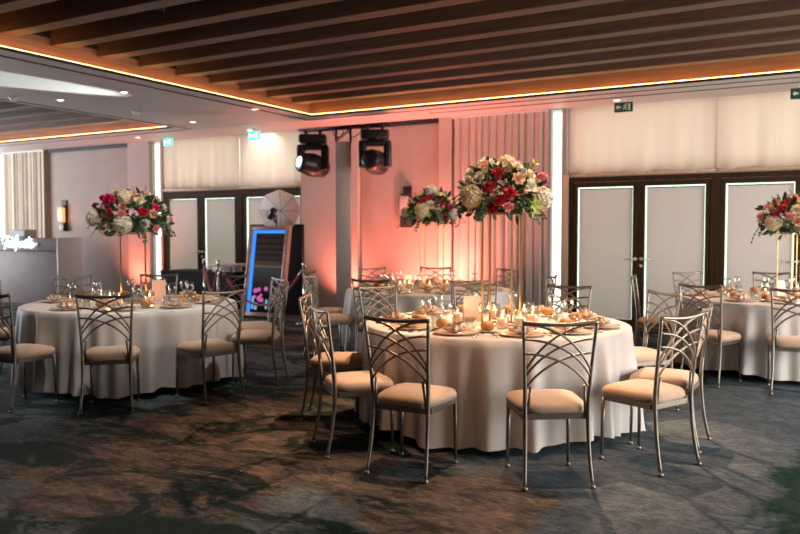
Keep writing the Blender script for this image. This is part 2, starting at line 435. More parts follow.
# curtains
def curtain(x0, x1, y, z0, z1, label, m, n, amp, seed, taper=0):
    rnd = random.Random(seed); ph = [rnd.uniform(0, 6) for _ in range(n)]
    W = x1 - x0
    cu = empty('curtain', ((x0 + x1) / 2, y, z0), 0, label, 'curtain')
    def fn(u, v):
        x = -W / 2 + W * u
        uu = u + .012 * math.sin(u * 17 + ph[0])
        w = math.sin(uu * n * 2 * PI) + .35 * math.sin(uu * n * 4.7 * PI + ph[1])
        w = math.copysign(abs(w) ** .8, w)
        xs = x * (1 - taper * (1 - v)) + .02 * math.sin(u * n * 2 * PI + 1.2)
        return (xs, amp * w * (1.1 - .25 * v), v * (z1 - z0))
    MB().grid(fn, n * 14, 8).build('drape', m, cu)
    MB().box(-W / 2, W / 2, -.03, .03, z1 - z0, z1 - z0 + .03).build('track', M['whiteplastic'], cu)
curtain(-5.74, -4.08, YB - .10, .03, 3.385, 'taupe pleated curtain between the red lit column and white window strip', M['curtain'], 13, .019, 1)
curtain(-17.93, -16.40, YB - .12, .03, 3.385, 'cream pleated curtain at the far left behind the neon bar', M['curtainc'], 12, .032, 2)

# ------------------------------------------------------------------ ceiling fittings
def downlight(x, y, label, z=ZC):
    t = empty('ceiling_downlight', (x, y, z), 0, label, 'ceiling light', 'recessed downlights')
    MB().lathe([(.045, -.004), (.075, -.008), (.082, -.003), (.082, 0)], 20).build('trim_ring', M['whiteplastic'], t)
    MB().lathe([(.045, -.005), (.0, -.006)], 16).build('lamp', M['lamp'], t)
for x, y, l in ((-8.71, 7.58, 'round downlight nearest the main beam ceiling edge, upper left'), (-10.05, 7.57, 'leftmost round downlight beside the white ceiling dome'),
                (-10.01, 10.22, 'round downlight right of the smaller beam ceiling corner'), (-8.11, 9.64, 'round downlight above the left moving head lamp'),
                (-12.6, 11.3, 'tiny downlight above the bright narrow window strip'), (-2.93, 11.62, 'tiny downlight above the dark exit sign')):
    downlight(x, y, l)
for x, y, l in ((-10.45, 7.1, 'white dome on the ceiling by the smaller beam ceiling edge'), (-9.95, 8.9, 'low white dome on the ceiling left of the beam ceiling corner')):
    t = empty('smoke_detector', (x, y, ZC), 0, l, 'detector', 'ceiling detectors')
    MB().lathe([(.055, 0), (.055, -.015), (.045, -.03), (.042, -.045), (.03, -.055), (0, -.057)], 20).build('housing', M['whiteplastic'], t)
    MB().lathe([(.075, 0), (.075, -.008), (.06, -.012)], 20).build('base', M['whiteplastic'], t)

def exit_sign(x, y, label, lit, w=.265, h=.14):
    g, wh = (M['signlit'], M['signwhitelit']) if lit else (M['signgreen'], M['signwhite'])
    t = empty('exit_sign', (x, y, ZC), 0, label, 'exit sign', 'green exit signs')
    z0 = -.06 - h
    p = MB().bbox(-w / 2, w / 2, -.02, .02, z0, -.06, .006).build('panel', g, t)
    MB().box(-.03, .03, -.015, .015, -.06, 0).build('bracket', M['whiteplastic'], t)
    q = MB(); yy = -.024; s = h / .175
    def poly(pts, dx):
        n = len(pts); vs = [(dx + a * s, yy, z0 + h / 2 + b * s) for a, b in pts] + [(dx + a * s, -.018, z0 + h / 2 + b * s) for a, b in pts]
        q.add(vs, [tuple(range(n)), tuple(range(2 * n - 1, n - 1, -1))] + [(i, n + i, n + (i + 1) % n, (i + 1) % n) for i in range(n)])
    # running figure, door and arrow
    dx = w * .12
    poly([(math.cos(k * PI / 5) * .011 + .012, math.sin(k * PI / 5) * .011 + .055) for k in range(10)], dx)
    for a, b in (((.008, .04), (-.010, -.005)), ((.006, .036), (.034, .02)), ((.006, .036), (-.024, .024)), ((-.024, .024), (-.034, .004)), ((-.010, -.005), (.020, -.022)), ((.020, -.022), (.014, -.055)), ((-.010, -.005), (-.022, -.032)), ((-.022, -.032), (-.05, -.036))):
        v = Vector((b[0] - a[0], b[1] - a[1])); nn = Vector((-v.y, v.x)).normalized() * .007
        poly([(a[0] - nn.x, a[1] - nn.y), (b[0] - nn.x, b[1] - nn.y), (b[0] + nn.x, b[1] + nn.y), (a[0] + nn.x, a[1] + nn.y)], dx)
    poly([(.055, -.06), (.085, -.06), (.085, .06), (.055, .06)], dx * .9)
    ax = -w * .27
    poly([(-.045, 0), (-.005, .045), (-.005, .016), (.045, .016), (.045, -.016), (-.005, -.016), (-.005, -.045)], ax)
    q.build('pictogram', wh, p)
exit_sign(-2.80, 11.5, 'dark green exit sign over the nearer right doors', False)
exit_sign(-.50, 11.5, 'dark green exit sign cut by the right edge', False)
exit_sign(-11.85, 11.4, 'small glowing green exit sign next to the bright window strip', True, .22, .14)
exit_sign(-9.62, 11.4, 'glowing green exit sign inside the white beam spot', True, .25, .15)

def sconce(x, y, z, label, lit=True):
    t = empty('wall_sconce', (x, y, z), 0, label, 'wall lamp', 'wall sconces')
    MB().bbox(-.085, .085, -.03, 0, -.36, .36, .006).build('back_plate', M['bronze'], t)
    MB().bbox(-.11, .06, -.13, -.03, -.14, .19, .035, seg=4).build('shade', M['sconceglass' if lit else 'blind'], t)
    MB().bbox(-.09, .09, -.12, -.03, .20, .235, .005).build('top_cap', M['bronze'], t)
    MB().bbox(-.09, .09, -.12, -.03, -.36, -.16, .005).build('bottom_cap', M['bronze'], t)
sconce(-15.80, YB - .03, 1.86, 'amber glowing wall sconce beside the cream curtain at far left')
sconce(-6.64, YB - .03, 1.92, 'dark wall sconce half hidden behind the rear flower arrangement', False)

# ------------------------------------------------------------------ chairs
def make_chair():
    t = empty('banquet_chair', (0, 0, 0))
    sz = .415
    # cushion
    def cushion():
        mb = MB()
        def outline(a, k):     # rounded trapezoid seat outline, k shrinks it
            c_, s_ = math.cos(a), math.sin(a); e = .42
            x = math.copysign(abs(c_) ** e, c_); y = math.copysign(abs(s_) ** e, s_)
            w = .212 + .018 * y
            return (x * w * (1 - k / .235), .008 + y * .212 * (1 - k / .235))
        prof = [(.030, .006), (.010, .010), (.001, .024), (.0, .040), (.006, .056), (.022, .070), (.055, .080), (.10, .086), (.16, .089), (.22, .090)]
        N = 56
        vs = []
        for k, h in prof:
            for i in range(N):
                x, y = outline(2 * PI * (i + .5) / N, k); vs.append((x, y, sz + h))
        fs = [(j * N + i, j * N + (i + 1) % N, (j + 1) * N + (i + 1) % N, (j + 1) * N + i) for j in range(len(prof) - 1) for i in range(N)]
        mb.add(vs, fs, True)
        mb.f.append(tuple(reversed(range(N)))); mb.sm.append(False)
        mb.f.append(tuple(range((len(prof) - 1) * N, len(prof) * N))); mb.sm.append(True)
        return mb
    cushion().build('seat_cushion', M['seat'], t)
    f = MB()
    f.box(-.19, .19, -.20, -.18, sz - .022, sz + .012); f.box(-.20, .20, .175, .195, sz - .022, sz + .012)
    f.box(-.20, -.182, -.18, .175, sz - .022, sz + .012); f.box(.182, .20, -.18, .175, sz - .022, sz + .012)
    f.build('seat_frame', M['metal'], t)
    for s in (-1, 1):
        pts = arc([(s * .20, -.262, .012), (s * .190, -.225, .20), (s * .187, -.205, .42), (s * .192, -.215, .60), (s * .203, -.240, .80), (s * .215, -.262, .962)], 5)
        n = len(pts); rr = [.0105 + .0035 * max(0, 1 - abs(p.z - .42) / .35) for p in pts]
        l = MB().tube(pts, rr, 8).build('leg', M['metal'], t)
        MB().lathe([(.016, 0), (.017, .012), (.012, .022)], 10, c=(s * .20, -.262, 0)).build('foot_cap', M['metal'], l)
        pts = [(s * .190, .185, sz), (s * .193, .187, .25), (s * .195, .190, .012)]
        l = MB().tube(pts, [.015, .0125, .0095], 8).build('leg', M['metal'], t)
        MB().lathe([(.016, 0), (.017, .012), (.011, .022)], 10, c=(s * .195, .190, 0)).build('foot_cap', M['metal'], l)
    def yb(z):      # depth of the back at height z
        return -.215 - (.047) * max(0, (z - .60)) / .36
    def post(z): return .190 + .025 * max(0, (z - .55)) / .41
    MB().tube(arc([(-.222, yb(.962), .968), (-.11, yb(.955) - .012, .957), (0, yb(.95) - .016, .953), (.11, yb(.955) - .012, .957), (.222, yb(.962), .968)], 5), .0115, 8).build('top_rail', M['metal'], t)
    for s in (-1, 1):
        for z0, z1 in ((.955, .672), (.868, .640), (.785, .572)):
            pts = []
            for k in range(15):
                u = k / 14
                x = -post(z0) + (post(z0) + post(z1)) * math.sin(u * PI / 2) ** 1.0 if False else 0
                # flattened quarter ellipse: level at the start, steep at the far post
                th = u * R(64)
                ex = math.sin(th) / math.sin(R(64)); ez = (1 - math.cos(th)) / (1 - math.cos(R(64)))
                x = -post(z0) + (post(z0) + post(z1)) * ex; z = z0 + (z1 - z0) * ez
                pts.append((s * x, yb(z) - .012 * math.sin(u * PI) - .002 * s, z))
            MB().tube(pts, .0075, 6).build('fan_slat', M['metal'], t)
        MB().tube([(s * .158, yb(.60) - .006, .596), (s * .172, -.20, .42)], .0085, 6).build('back_brace', M['metal'], t)
    return t
proto = make_chair(); used = []
def chair(tc, ang, rad, label, group, yaw=0):
    o = proto if not used else copy_tree(proto)
    used.append(o)
    a = R(ang); rad = max(rad, 1.55 if ang != 205 else 1.52)
    rx, ry = tc[0] + math.cos(a) * (rad - .26), tc[1] + math.sin(a) * (rad - .26)
    o.location = (rx, ry, 0); o.rotation_euler = (0, 0, a + PI / 2 + R(yaw))
    tag(o, label, 'chair', group)
    return o

# ------------------------------------------------------------------ table building blocks
TZ = .77; TR = 1.02
def cloth_mesh(seed):
    rnd = random.Random(seed)
    ph = [rnd.uniform(0, 6.28) for _ in range(6)]
    N = 320
    rows = [(.0, 0)] 
    def rad(a, t):
        w = (.42 * math.sin(19 * a + ph[0] + .8 * math.sin(3 * a + ph[4])) + .40 * math.sin(31 * a + ph[1] + math.sin(5 * a)) + .25 * math.sin(11 * a + ph[2]) + .18 * math.sin(43 * a + ph[3]))
        w = w if w < 0 else w * 1.25
        return TR + .014 + t * .030 + (t ** .7) * .070 * w
    mb = MB()
    prof = [('top', .0), ('top', .3), ('top', .6), ('top', .85), ('top', .965), ('top', .992)]
    vs = []
    for _, f in prof:
        for k in range(N):
            a = 2 * PI * k / N; vs.append((TR * f * math.cos(a), TR * f * math.sin(a), TZ))
    for i in range(15):
        t = i / 14
        for k in range(N):
            a = 2 * PI * k / N
            r = rad(a, t) - (.006 if i == 0 else 0)
            hem = .06 + .022 * math.sin(4 * a + ph[5]) + .012 * math.sin(9 * a)
            z = TZ - .008 - t * (TZ - .008 - hem)
            vs.append((r * math.cos(a), r * math.sin(a), z))
    nr = len(vs) // N; fs = []
    for j in range(nr - 1):
        for k in range(N):
            k2 = (k + 1) % N; fs.append((j * N + k, j * N + k2, (j + 1) * N + k2, (j + 1) * N + k))
    mb.add(vs, fs, True); return mb
CLOTHME = [cloth_mesh(s).mesh('tablecloth', M['cloth']) for s in (3, 8)]

def mk_plate(r, m, name='plate'):
    return MB().lathe([(0, .004), (r * .62, .004), (r * .70, .006), (r * .98, .013), (r, .016), (r * .985, .018), (r * .72, .010), (r * .62, .008), (0, .008)], 28).mesh(name, m)
ME = {}
ME['charger'] = mk_plate(.155, M['plate'], 'charger_plate')
ME['bplate'] = mk_plate(.082, M['plate2'], 'side_plate')
def mk_napkin():
    mb = MB(); rnd = random.Random(4)
    # a gathered napkin: ring of pleats standing in a soft rosette
    for L, (r0, r1, h, n) in enumerate(((.012, .078, .042, 9), (.008, .048, .060, 7))):
        def fn(u, v):
            a = u * 2 * PI
            w = 1 + .20 * math.sin(a * n + L * 2) + .07 * math.sin(a * 3 + 1)
            r = (r0 + (r1 - r0) * math.sin(v * PI * .62) / 1) * w
            return (r * math.cos(a), r * math.sin(a), .0 + h * v * (1 + .12 * math.sin(a * 2 + L)))
        mb.grid(fn, 72, 9, closed=True)
    return mb.mesh('napkin', M['napkin'])
ME['napkin'] = mk_napkin()
def mk_roll():
    def fn(u, v):
        a = u * 2 * PI; e = v * PI
        r = .046 * math.sin(e) ** .8 * (1 + .10 * math.sin(3 * a + 1) * math.sin(e))
        return (r * 1.15 * math.cos(a), r * math.sin(a), .032 - .033 * math.cos(e) * (1 + .12 * math.sin(2 * a)))
    return MB().grid(fn, 24, 12, closed=True).mesh('bread_roll', M['bread'])
ME['roll'] = mk_roll()
ME['wine'] = MB().lathe([(0, .003), (.034, .003), (.036, .005), (.012, .010), (.0045, .018), (.0042, .085), (.012, .095), (.030, .115), (.040, .145), (.039, .175), (.034, .205), (.033, .205), (.038, .175), (.039, .146), (.029, .117), (.0, .098)], 18).mesh('wine_glass', M['glass'])
ME['tumbler'] = MB().lathe([(0, .002), (.030, .002), (.034, .01), (.039, .095), (.0375, .095), (.032, .014), (0, .012)], 18).mesh('water_tumbler', M['glass'])
ME['votive'] = MB().lathe([(0, .002), (.037, .002), (.039, .006), (.041, .112), (.039, .112), (.037, .010), (0, .010)], 20).mesh('votive_glass', M['glass'])
ME['wax'] = MB().lathe([(.034, .011), (.035, .062), (.031, .066), (0, .064)], 18).mesh('candle', M['wax'])
ME['flame'] = MB().lathe([(0, .068), (.004, .073), (.0055, .080), (.003, .091), (0, .10)], 10).mesh('flame', M['flame'])
def mk_fork():
    mb = MB(); mb.tube([(0, -.10, .004), (0, .02, .006), (0, .05, .004)], [.004, .003, .006], 6, flat=.5)
    for k in (-1.5, -.5, .5, 1.5): mb.tube([(k * .004, .05, .004), (k * .0055, .07, .005), (k * .0055, .10, .008)], .0016, 5)
    return mb.mesh('fork', M['steel'])
def mk_knife():
    mb = MB(); mb.tube([(0, -.11, .005), (0, .0, .005)], [.006, .005], 6, flat=.6); mb.tube([(0, 0, .004), (.001, .06, .004), (-.003, .115, .003)], [.008, .009, .002], 6, flat=.2)
    return mb.mesh('knife', M['steel'])
ME['fork'] = mk_fork(); ME['knife'] = mk_knife()
def put(name, me, loc, rz, label, cat, group, parent=None):
    o = bpy.data.objects.new(name, me); COL.objects.link(o); o.location = loc; o.rotation_euler = (0, 0, rz)
    if label: tag(o, label, cat, group)
    if parent: o.parent = parent
    return o

def settings(tc, ang, place, tn_, cutlery, rnd):
    a = R(ang); ux, uy = math.cos(a), math.sin(a); tx, ty = -uy, ux     # outward, counter-clockwise (diner's right is -t... facing inward)
    z = TZ + .001
    def at(out, side): return (tc[0] + ux * out - tx * side * 0 + tx * side, tc[1] + uy * out + ty * side, z)
    rz = a + PI / 2
    put('charger_plate', ME['charger'], at(.80, 0), 0, 'blush charger plate at the %s place, %s' % (place, tn_), 'plate', 'charger plates on the ' + tn_)
    p = at(.80, 0); put('napkin', ME['napkin'], (p[0], p[1], z + .0085), rnd.uniform(0, 6), 'blush rosette napkin at the %s place, %s' % (place, tn_), 'napkin', 'napkins on the ' + tn_)
    q = at(.60, -.19); put('side_plate', ME['bplate'], q, 0, 'white side plate at the %s place, %s' % (place, tn_), 'plate', 'side plates on the ' + tn_)
    put('bread_roll', ME['roll'], (q[0], q[1], z + .0105), rnd.uniform(0, 6), 'browned bread roll at the %s place, %s' % (place, tn_), 'bread roll', 'bread rolls on the ' + tn_)
    put('wine_glass', ME['wine'], at(.55 + rnd.uniform(-.02, .02), .12), 0, 'stemmed wine glass at the %s place, %s' % (place, tn_), 'glass', 'wine glasses on the ' + tn_)
    put('water_tumbler', ME['tumbler'], at(.60 + rnd.uniform(-.02, .02), .03), 0, 'clear water tumbler at the %s place, %s' % (place, tn_), 'glass', 'tumblers on the ' + tn_)
    if cutlery:
        put('fork', ME['fork'], at(.82, -.185), rz, 'steel fork at the %s place, %s' % (place, tn_), 'fork', 'forks on the ' + tn_)
        put('knife', ME['knife'], at(.82, .185), rz, 'steel knife at the %s place, %s' % (place, tn_), 'knife', 'knives on the ' + tn_)

def candle(x, y, label, tn_, power=1.2):
    v = put('votive_candle', ME['votive'], (x, y, TZ + .001), 0, label, 'candle', 'votive candles on the ' + tn_)
    put('candle', ME['wax'], (0, 0, 0), 0, None, None, None, v)
    put('flame', ME['flame'], (0, 0, 0), 0, None, None, None, v)
    l = bpy.data.lights.new('candle light', 'POINT'); l.energy = power; l.color = (1, .52, .22); l.shadow_soft_size = .02
    lo = bpy.data.objects.new('candle light', l); COL.objects.link(lo); lo.location = (0, 0, .125); v.scale = (1.15, 1.15, 1.1); lo.parent = v

# ------------------------------------------------------------------ flowers
def petal(mb, Mx, L, W, curl, n=4):
    def fn(u, v):
        x = (u - .5) * W * math.sin(PI * (v * .82 + .12)) ** .6
        cup = curl * (v ** 2) * L
        return Mx @ Vector((x, -cup + .35 * abs(u - .5) ** 2 * W, v * L * (1 - .25 * abs(curl) * v)))
    mb.grid(fn, n, n)
def rose_mesh(col, seed):
    rnd = random.Random(seed); mb = MB()
    for ring, (n, r, tilt, L, W, curl) in enumerate(((3, .004, 4, .040, .026, -.15), (5, .010, 14, .042, .034, -.1), (6, .016, 30, .043, .038, .12), (7, .020, 52, .044, .042, .25))):
        for k in range(n):
            a = 2 * PI * k / n + ring * .7 + rnd.uniform(-.15, .15)
            Mx = Matrix.Rotation(a, 4, 'Z') @ Matrix.Translation((0, -r, -.012)) @ Matrix.Rotation(R(tilt + rnd.uniform(-6, 6)), 4, 'X')
            petal(mb, Mx, L, W, curl)
    return mb.mesh('rose', M['f_' + col])
def ruffle_mesh(col, seed, rr=.05, cnt=46):
    rnd = random.Random(seed); mb = MB()
    for k in range(cnt):
        z = 1 - 1.35 * k / cnt; a = k * 2.39996; s = math.sqrt(max(0, 1 - z * z))
        d = Vector((s * math.cos(a), s * math.sin(a), z)); q = d.to_track_quat('Z', 'Y').to_matrix().to_4x4()
        Mx = Matrix.Translation(d * rr * .35) @ q @ Matrix.Rotation(rnd.uniform(0, 6), 4, 'Z') @ Matrix.Rotation(R(rnd.uniform(-30, 30)), 4, 'X')
        petal(mb, Mx, rr * rnd.uniform(.6, .8), rr * .75, rnd.uniform(-.3, .5), 3)
    return mb.mesh('carnation', M['f_' + col])
def hydra_mesh(col, seed, rr=.085):
    rnd = random.Random(seed); mb = MB()
    mb.lathe([(0, -rr * .6), (rr * .5, -rr * .45), (rr * .68, 0), (rr * .5, rr * .45), (0, rr * .62)], 12)
    for k in range(110):
        z = 1 - 1.6 * k / 110; a = k * 2.39996; s = math.sqrt(max(0, 1 - z * z))
        d = Vector((s * math.cos(a), s * math.sin(a), z * .9)); q = d.to_track_quat('Z', 'Y').to_matrix().to_4x4()
        base = Matrix.Translation(d * rr * rnd.uniform(.80, 1.04)) @ q @ Matrix.Rotation(rnd.uniform(0, 6), 4, 'Z')
        for j in range(4):
            Q = base @ Matrix.Rotation(j * PI / 2, 4, 'Z') @ Matrix.Rotation(R(22), 4, 'X'); w = .011
            mb.add([Q @ Vector(p) for p in ((0, 0, 0), (w, .012, .001), (0, .025, .003), (-w, .012, .001))], [(0, 1, 2, 3)], False)
    return mb.mesh('hydrangea', M['f_' + col])
def leaf_into(mb, Mx, L, W):
    pts = []
    for v in (0, .25, .55, .85, 1):
        w = W * math.sin(PI * min(1, v * .9 + .06)) * .5
        for u in (-1, 0, 1): pts.append(Mx @ Vector((u * w, v * L, .12 * W * abs(u) - .18 * L * v * v)))
    fs = []
    for j in range(4):
        for i in range(2): fs.append((j * 3 + i, j * 3 + i + 1, (j + 1) * 3 + i + 1, (j + 1) * 3 + i))
    mb.add(pts, fs, True)
def sprig_mesh(seed, L=.30):
    rnd = random.Random(seed); mb = MB()
    pts = [Vector((.03 * math.sin(t * 2 + seed), t * L * .75, -L * .75 * t * t)) for t in [k / 9 for k in range(10)]]
    mb.tube(pts, .0028, 5)
    for k in range(2, 10):
        for s in (-1, 1):
            d = (pts[k] - pts[k - 1]).normalized()
            Mx = Matrix.Translation(pts[k]) @ d.to_track_quat('Y', 'Z').to_matrix().to_4x4() @ Matrix.Rotation(s * R(65 + rnd.uniform(-20, 20)), 4, 'Z') @ Matrix.Rotation(rnd.uniform(-.5, .5), 4, 'Y')
            leaf_into(mb, Mx, .05, .042)
    return mb.mesh('eucalyptus_sprig', M['euc'])
FM = {}
for cN in ('white', 'cream', 'peach', 'pink', 'hot'): FM['rose', cN] = rose_mesh(cN, len(FM))
for cN in ('red', 'hot', 'pink', 'cream'): FM['carn', cN] = ruffle_mesh(cN, len(FM))
for cN in ('white', 'cream'): FM['hyd', cN] = hydra_mesh(cN, len(FM))
SPR = [sprig_mesh(s, .26 + .03 * s) for s in range(3)]
def lily_mesh():
    mb = MB()
    for k in range(5):
        Mx = Matrix.Rotation(k * 1.2566, 4, 'Z') @ Matrix.Rotation(R(42), 4, 'X'); petal(mb, Mx, .065, .028, .25)
    mb.tube([(0, 0, -.03), (0, 0, .02)], .006, 6)
    return mb.mesh('orchid', M['lime'])
FM['orchid', 'lime'] = lily_mesh()
NAMES = dict(rose='rose', carn='carnation', hyd='hydrangea', orchid='orchid')

def arrangement(x, y, z, label, seed, fixed=(), ax=(.31, .31, .21), vaz=0, palette=None, n=62):
    """z = underside plate of the arrangement; vaz = direction (deg) that faces the room's viewer side"""
    rnd = random.Random(seed)
    t = empty('flower_arrangement', (x, y, z), 0, label, 'flowers', 'flower arrangements on gold stands')
    zc = ax[2] * .62
    MB().lathe([(0, -.0), (.10, 0), (.13, .02), (.12, .09), (.06, .15), (0, .16)], 20).build('foam_bowl', M['stem'], t)
    fol = MB()
    def dirv(az, el): return Vector((math.cos(R(el)) * math.cos(R(az)), math.cos(R(el)) * math.sin(R(az)), math.sin(R(el))))
    for k in range(430):
        d = dirv(rnd.uniform(0, 360), math.degrees(math.asin(rnd.uniform(-.75, 1))))
        rr = rnd.uniform(.45, .98)
        p = Vector((d.x * ax[0] * rr, d.y * ax[1] * rr, zc + d.z * ax[2] * rr))
        dd = (d + Vector((rnd.uniform(-.7, .7), rnd.uniform(-.7, .7), rnd.uniform(-.5, .5)))).normalized()
        Mx = Matrix.Translation(p) @ dd.to_track_quat('Y', 'Z').to_matrix().to_4x4() @ Matrix.Rotation(rnd.uniform(0, 6), 4, 'Y')
        leaf_into(fol, Mx, rnd.uniform(.05, .10), rnd.uniform(.025, .045))
    fol.build('foliage', M['leaf'], t)
    placed = []
    def bloom(kind, colr, az, el, rr=1., sc=1.):
        d = dirv(az, el); p = Vector((d.x * ax[0] * rr, d.y * ax[1] * rr, zc + d.z * ax[2] * rr))
        o = bpy.data.objects.new(NAMES[kind], FM[kind, colr]); COL.objects.link(o); o.parent = t
        o.location = p; o.rotation_mode = 'QUATERNION'; o.rotation_quaternion = d.to_track_quat('Z', 'Y'); s = .80 * sc * rnd.uniform(.85, 1.15); o.scale = (s, s, s)
        cn = {'hot': 'deep pink', 'red': 'red', 'lime': 'yellow-green'}.get(colr, colr)
        o['label'] = '%s %s' % (cn, NAMES[kind])
        placed.append((d, {'hyd': .24, 'rose': .17, 'carn': .18, 'orchid': .15}[kind]))
    for f in fixed: bloom(f[0], f[1], vaz + f[2], *f[3:])
    pal = palette or [('rose', 'white')] * 7 + [('rose', 'cream')] * 4 + [('rose', 'peach')] * 2 + [('rose', 'pink')] * 2 + [('carn', 'red')] * 2 + [('carn', 'hot')] + [('hyd', 'white')] * 2 + [('orchid', 'lime')]
    for k in range(400):
        if len(placed) >= n: break
        az = rnd.uniform(0, 360); el = math.degrees(math.asin(rnd.uniform(-.55, 1)))
        kind, colr = rnd.choice(pal); d = dirv(az, el)
        sz = {'hyd': .24, 'rose': .17, 'carn': .18, 'orchid': .15}[kind]
        if any((d - q).length < (sz + s) * .92 for q, s in placed): continue
        bloom(kind, colr, az, el, rnd.uniform(.9, 1.08))
    for k in range(11):
        az = vaz + rnd.choice((-90, 90)) + rnd.uniform(-75, 75); d = dirv(az, rnd.uniform(-25, 5))
        o = bpy.data.objects.new('eucalyptus_sprig', SPR[k % 3]); COL.objects.link(o); o.parent = t
        o.location = (d.x * ax[0] * .72, d.y * ax[1] * .72, zc + d.z * ax[2] * .8); o.rotation_euler = (rnd.uniform(-.2, .3), 0, R(az) - PI / 2); s = rnd.uniform(.55, .85); o.scale = (s, s, s)
    return t

def gold_stand(x, y, h, label, rz, s=.235, w=.0045):
    t = empty('gold_stand', (x, y, TZ + .001), rz, label, 'stand', 'gold wire flower stands')
    q = s / 2
    b = MB()
    for z in (0, h - .012):
        b2 = MB()
        b2.box(-q, q, -q - w, -q + w, z, z + .012); b2.box(-q, q, q - w, q + w, z, z + .012)
        b2.box(-q - w, -q + w, -q - w, q + w, z, z + .012); b2.box(q - w, q + w, -q - w, q + w, z, z + .012)
        b2.build('base_ring' if z == 0 else 'top_ring', M['gold'], t)
    for sx in (-1, 1):
        for sy in (-1, 1):
            MB().box(sx * q - w, sx * q + w, sy * q - w, sy * q + w, .012, h - .012).build('post', M['gold'], t)
    MB().box(-q, q, -q, q, h - .004, h).build('top_plate', M['gold'], t)

def card(x, y, rz, label, m='card', w=.13, h=.19):
    t = empty('menu_card', (x, y, TZ + .001), rz, label, 'card', 'standing cards on the tables')
    vs = [(-w / 2, 0, 0), (w / 2, 0, 0), (w / 2 * .9, .04, h), (-w / 2 * .9, .04, h)]
    th = .003
    mb = MB().add([(a, b - th, c_) for a, b, c_ in vs] + [(a, b + th, c_) for a, b, c_ in vs], [(0, 1, 2, 3), (7, 6, 5, 4), (0, 4, 5, 1), (1, 5, 6, 2), (2, 6, 7, 3), (3, 7, 4, 0)])
    mb.build('face', M[m], t)
    MB().add([(-w / 2 * .9, .04, h - .004), (w / 2 * .9, .04, h - .004), (w / 2, .085, 0), (-w / 2, .085, 0), (-w / 2 * .9, .045, h - .004), (w / 2 * .9, .045, h - .004), (w / 2, .09, 0), (-w / 2, .09, 0)],
             [(0, 1, 2, 3), (7, 6, 5, 4), (0, 4, 5, 1), (1, 5, 6, 2), (2, 6, 7, 3), (3, 7, 4, 0)]).build('back_leaf', M[m], t)

# ------------------------------------------------------------------ the four tables
def table(tc, tn_, cl_label, tb_label, chairs, standh, stand_rz, cutlery, seed, meidx):
    rnd = random.Random(seed)
    t = empty('banquet_table', (tc[0], tc[1], 0), 0, tb_label, 'table', 'round tables under cloths')
    MB().lathe([(0, TZ - .04), (TR - .01, TZ - .04), (TR - .003, TZ - .03), (TR - .003, TZ - .012), (TR - .01, TZ - .004), (0, TZ - .004)], 64).build('tabletop', M['tw'], t)
    for k in range(4):
        a = PI / 4 + k * PI / 2
        MB().tube([(.62 * math.cos(a), .62 * math.sin(a), 0), (.62 * math.cos(a), .62 * math.sin(a), TZ - .04)], .016, 8).build('leg', M['truss'], t)
    o = bpy.data.objects.new('tablecloth', CLOTHME[meidx]); COL.objects.link(o); o.location = (tc[0], tc[1], 0); o.rotation_euler = (0, 0, seed * .7)
    tag(o, cl_label, 'tablecloth', 'white round tablecloths')
    for (ang, rad, yaw, place, lb) in chairs:
        chair(tc, ang, rad, lb, 'fan back banquet chairs', yaw)
        settings(tc, ang + {336: -3, 359: 5, 247: -6}.get(ang, 0), place, tn_, cutlery, rnd)

T1 = (-2.36, 5.68); T2 = (-6.20, 5.45); T3 = (-4.48, 8.62); T4 = (-.55, 9.35)
table(T1, 'front table', 'white cloth to the floor on the big front table', 'round table hidden under the big front white cloth', [
    (272, 1.68, 0, 'near left', 'fan back chair in the foreground, left of the two facing the front table'),
    (305, 1.70, 0, 'near right', 'fan back chair in the foreground, right of the two with peach lit seats'),
    (336, 1.66, 0, 'right front', 'fan back chair seen side on at the right front of the front table'),
    (359, 1.56, 0, 'right middle', 'fan back chair just behind the side-on chair right of the front table'),
    (47, 1.42, 0, 'right rear', 'third fan back chair back along the right side of the front table'),
    (86, 1.42, 0, 'far right', 'fan back chair behind the front table before the brown door jamb'),
    (120, 1.45, 0, 'far middle', 'fan back chair behind the front table and its gold stand'),
    (158, 1.45, 0, 'far left', 'pale fan back chair at the far left of the front table'),
    (205, 1.50, 0, 'left rear', 'fan back chair left of the front table, second back'),
    (247, 1.58, -18, 'left front', 'dark fan back chair left of the front table, nearest the camera')],
    .86, 0, True, 1, 0)
table(T2, 'left table', 'white cloth on the round table at the left', 'round table hidden under the left white cloth', [
    (-49, 1.42, 0, 'near middle', 'fan back chair facing away before the middle of the left table'),
    (-86, 1.50, 0, 'near left', 'fan back chair cut by the left edge, nearest the camera'),
    (-12, 1.56, 0, 'near right', 'fan back chair against the right side of the left table cloth'),
    (24, 1.50, 0, 'right', 'fan back chair with cream seat right of the left table'),
    (58, 1.50, 0, 'right rear', 'fan back chair behind the cream seated one, before the black booth'),
    (92, 1.45, 0, 'far right', 'pale fan back chair behind the left table before the black table'),
    (127, 1.42, 0, 'far middle', 'fan back chair behind the left table flower stand'),
    (163, 1.42, 0, 'far left', 'fan back chair behind the left table before the white bar end'),
    (205, 1.50, 0, 'left', 'fan back chair at the left edge beyond the nearest cut off chair')],
    .70, 0, False, 2, 1)
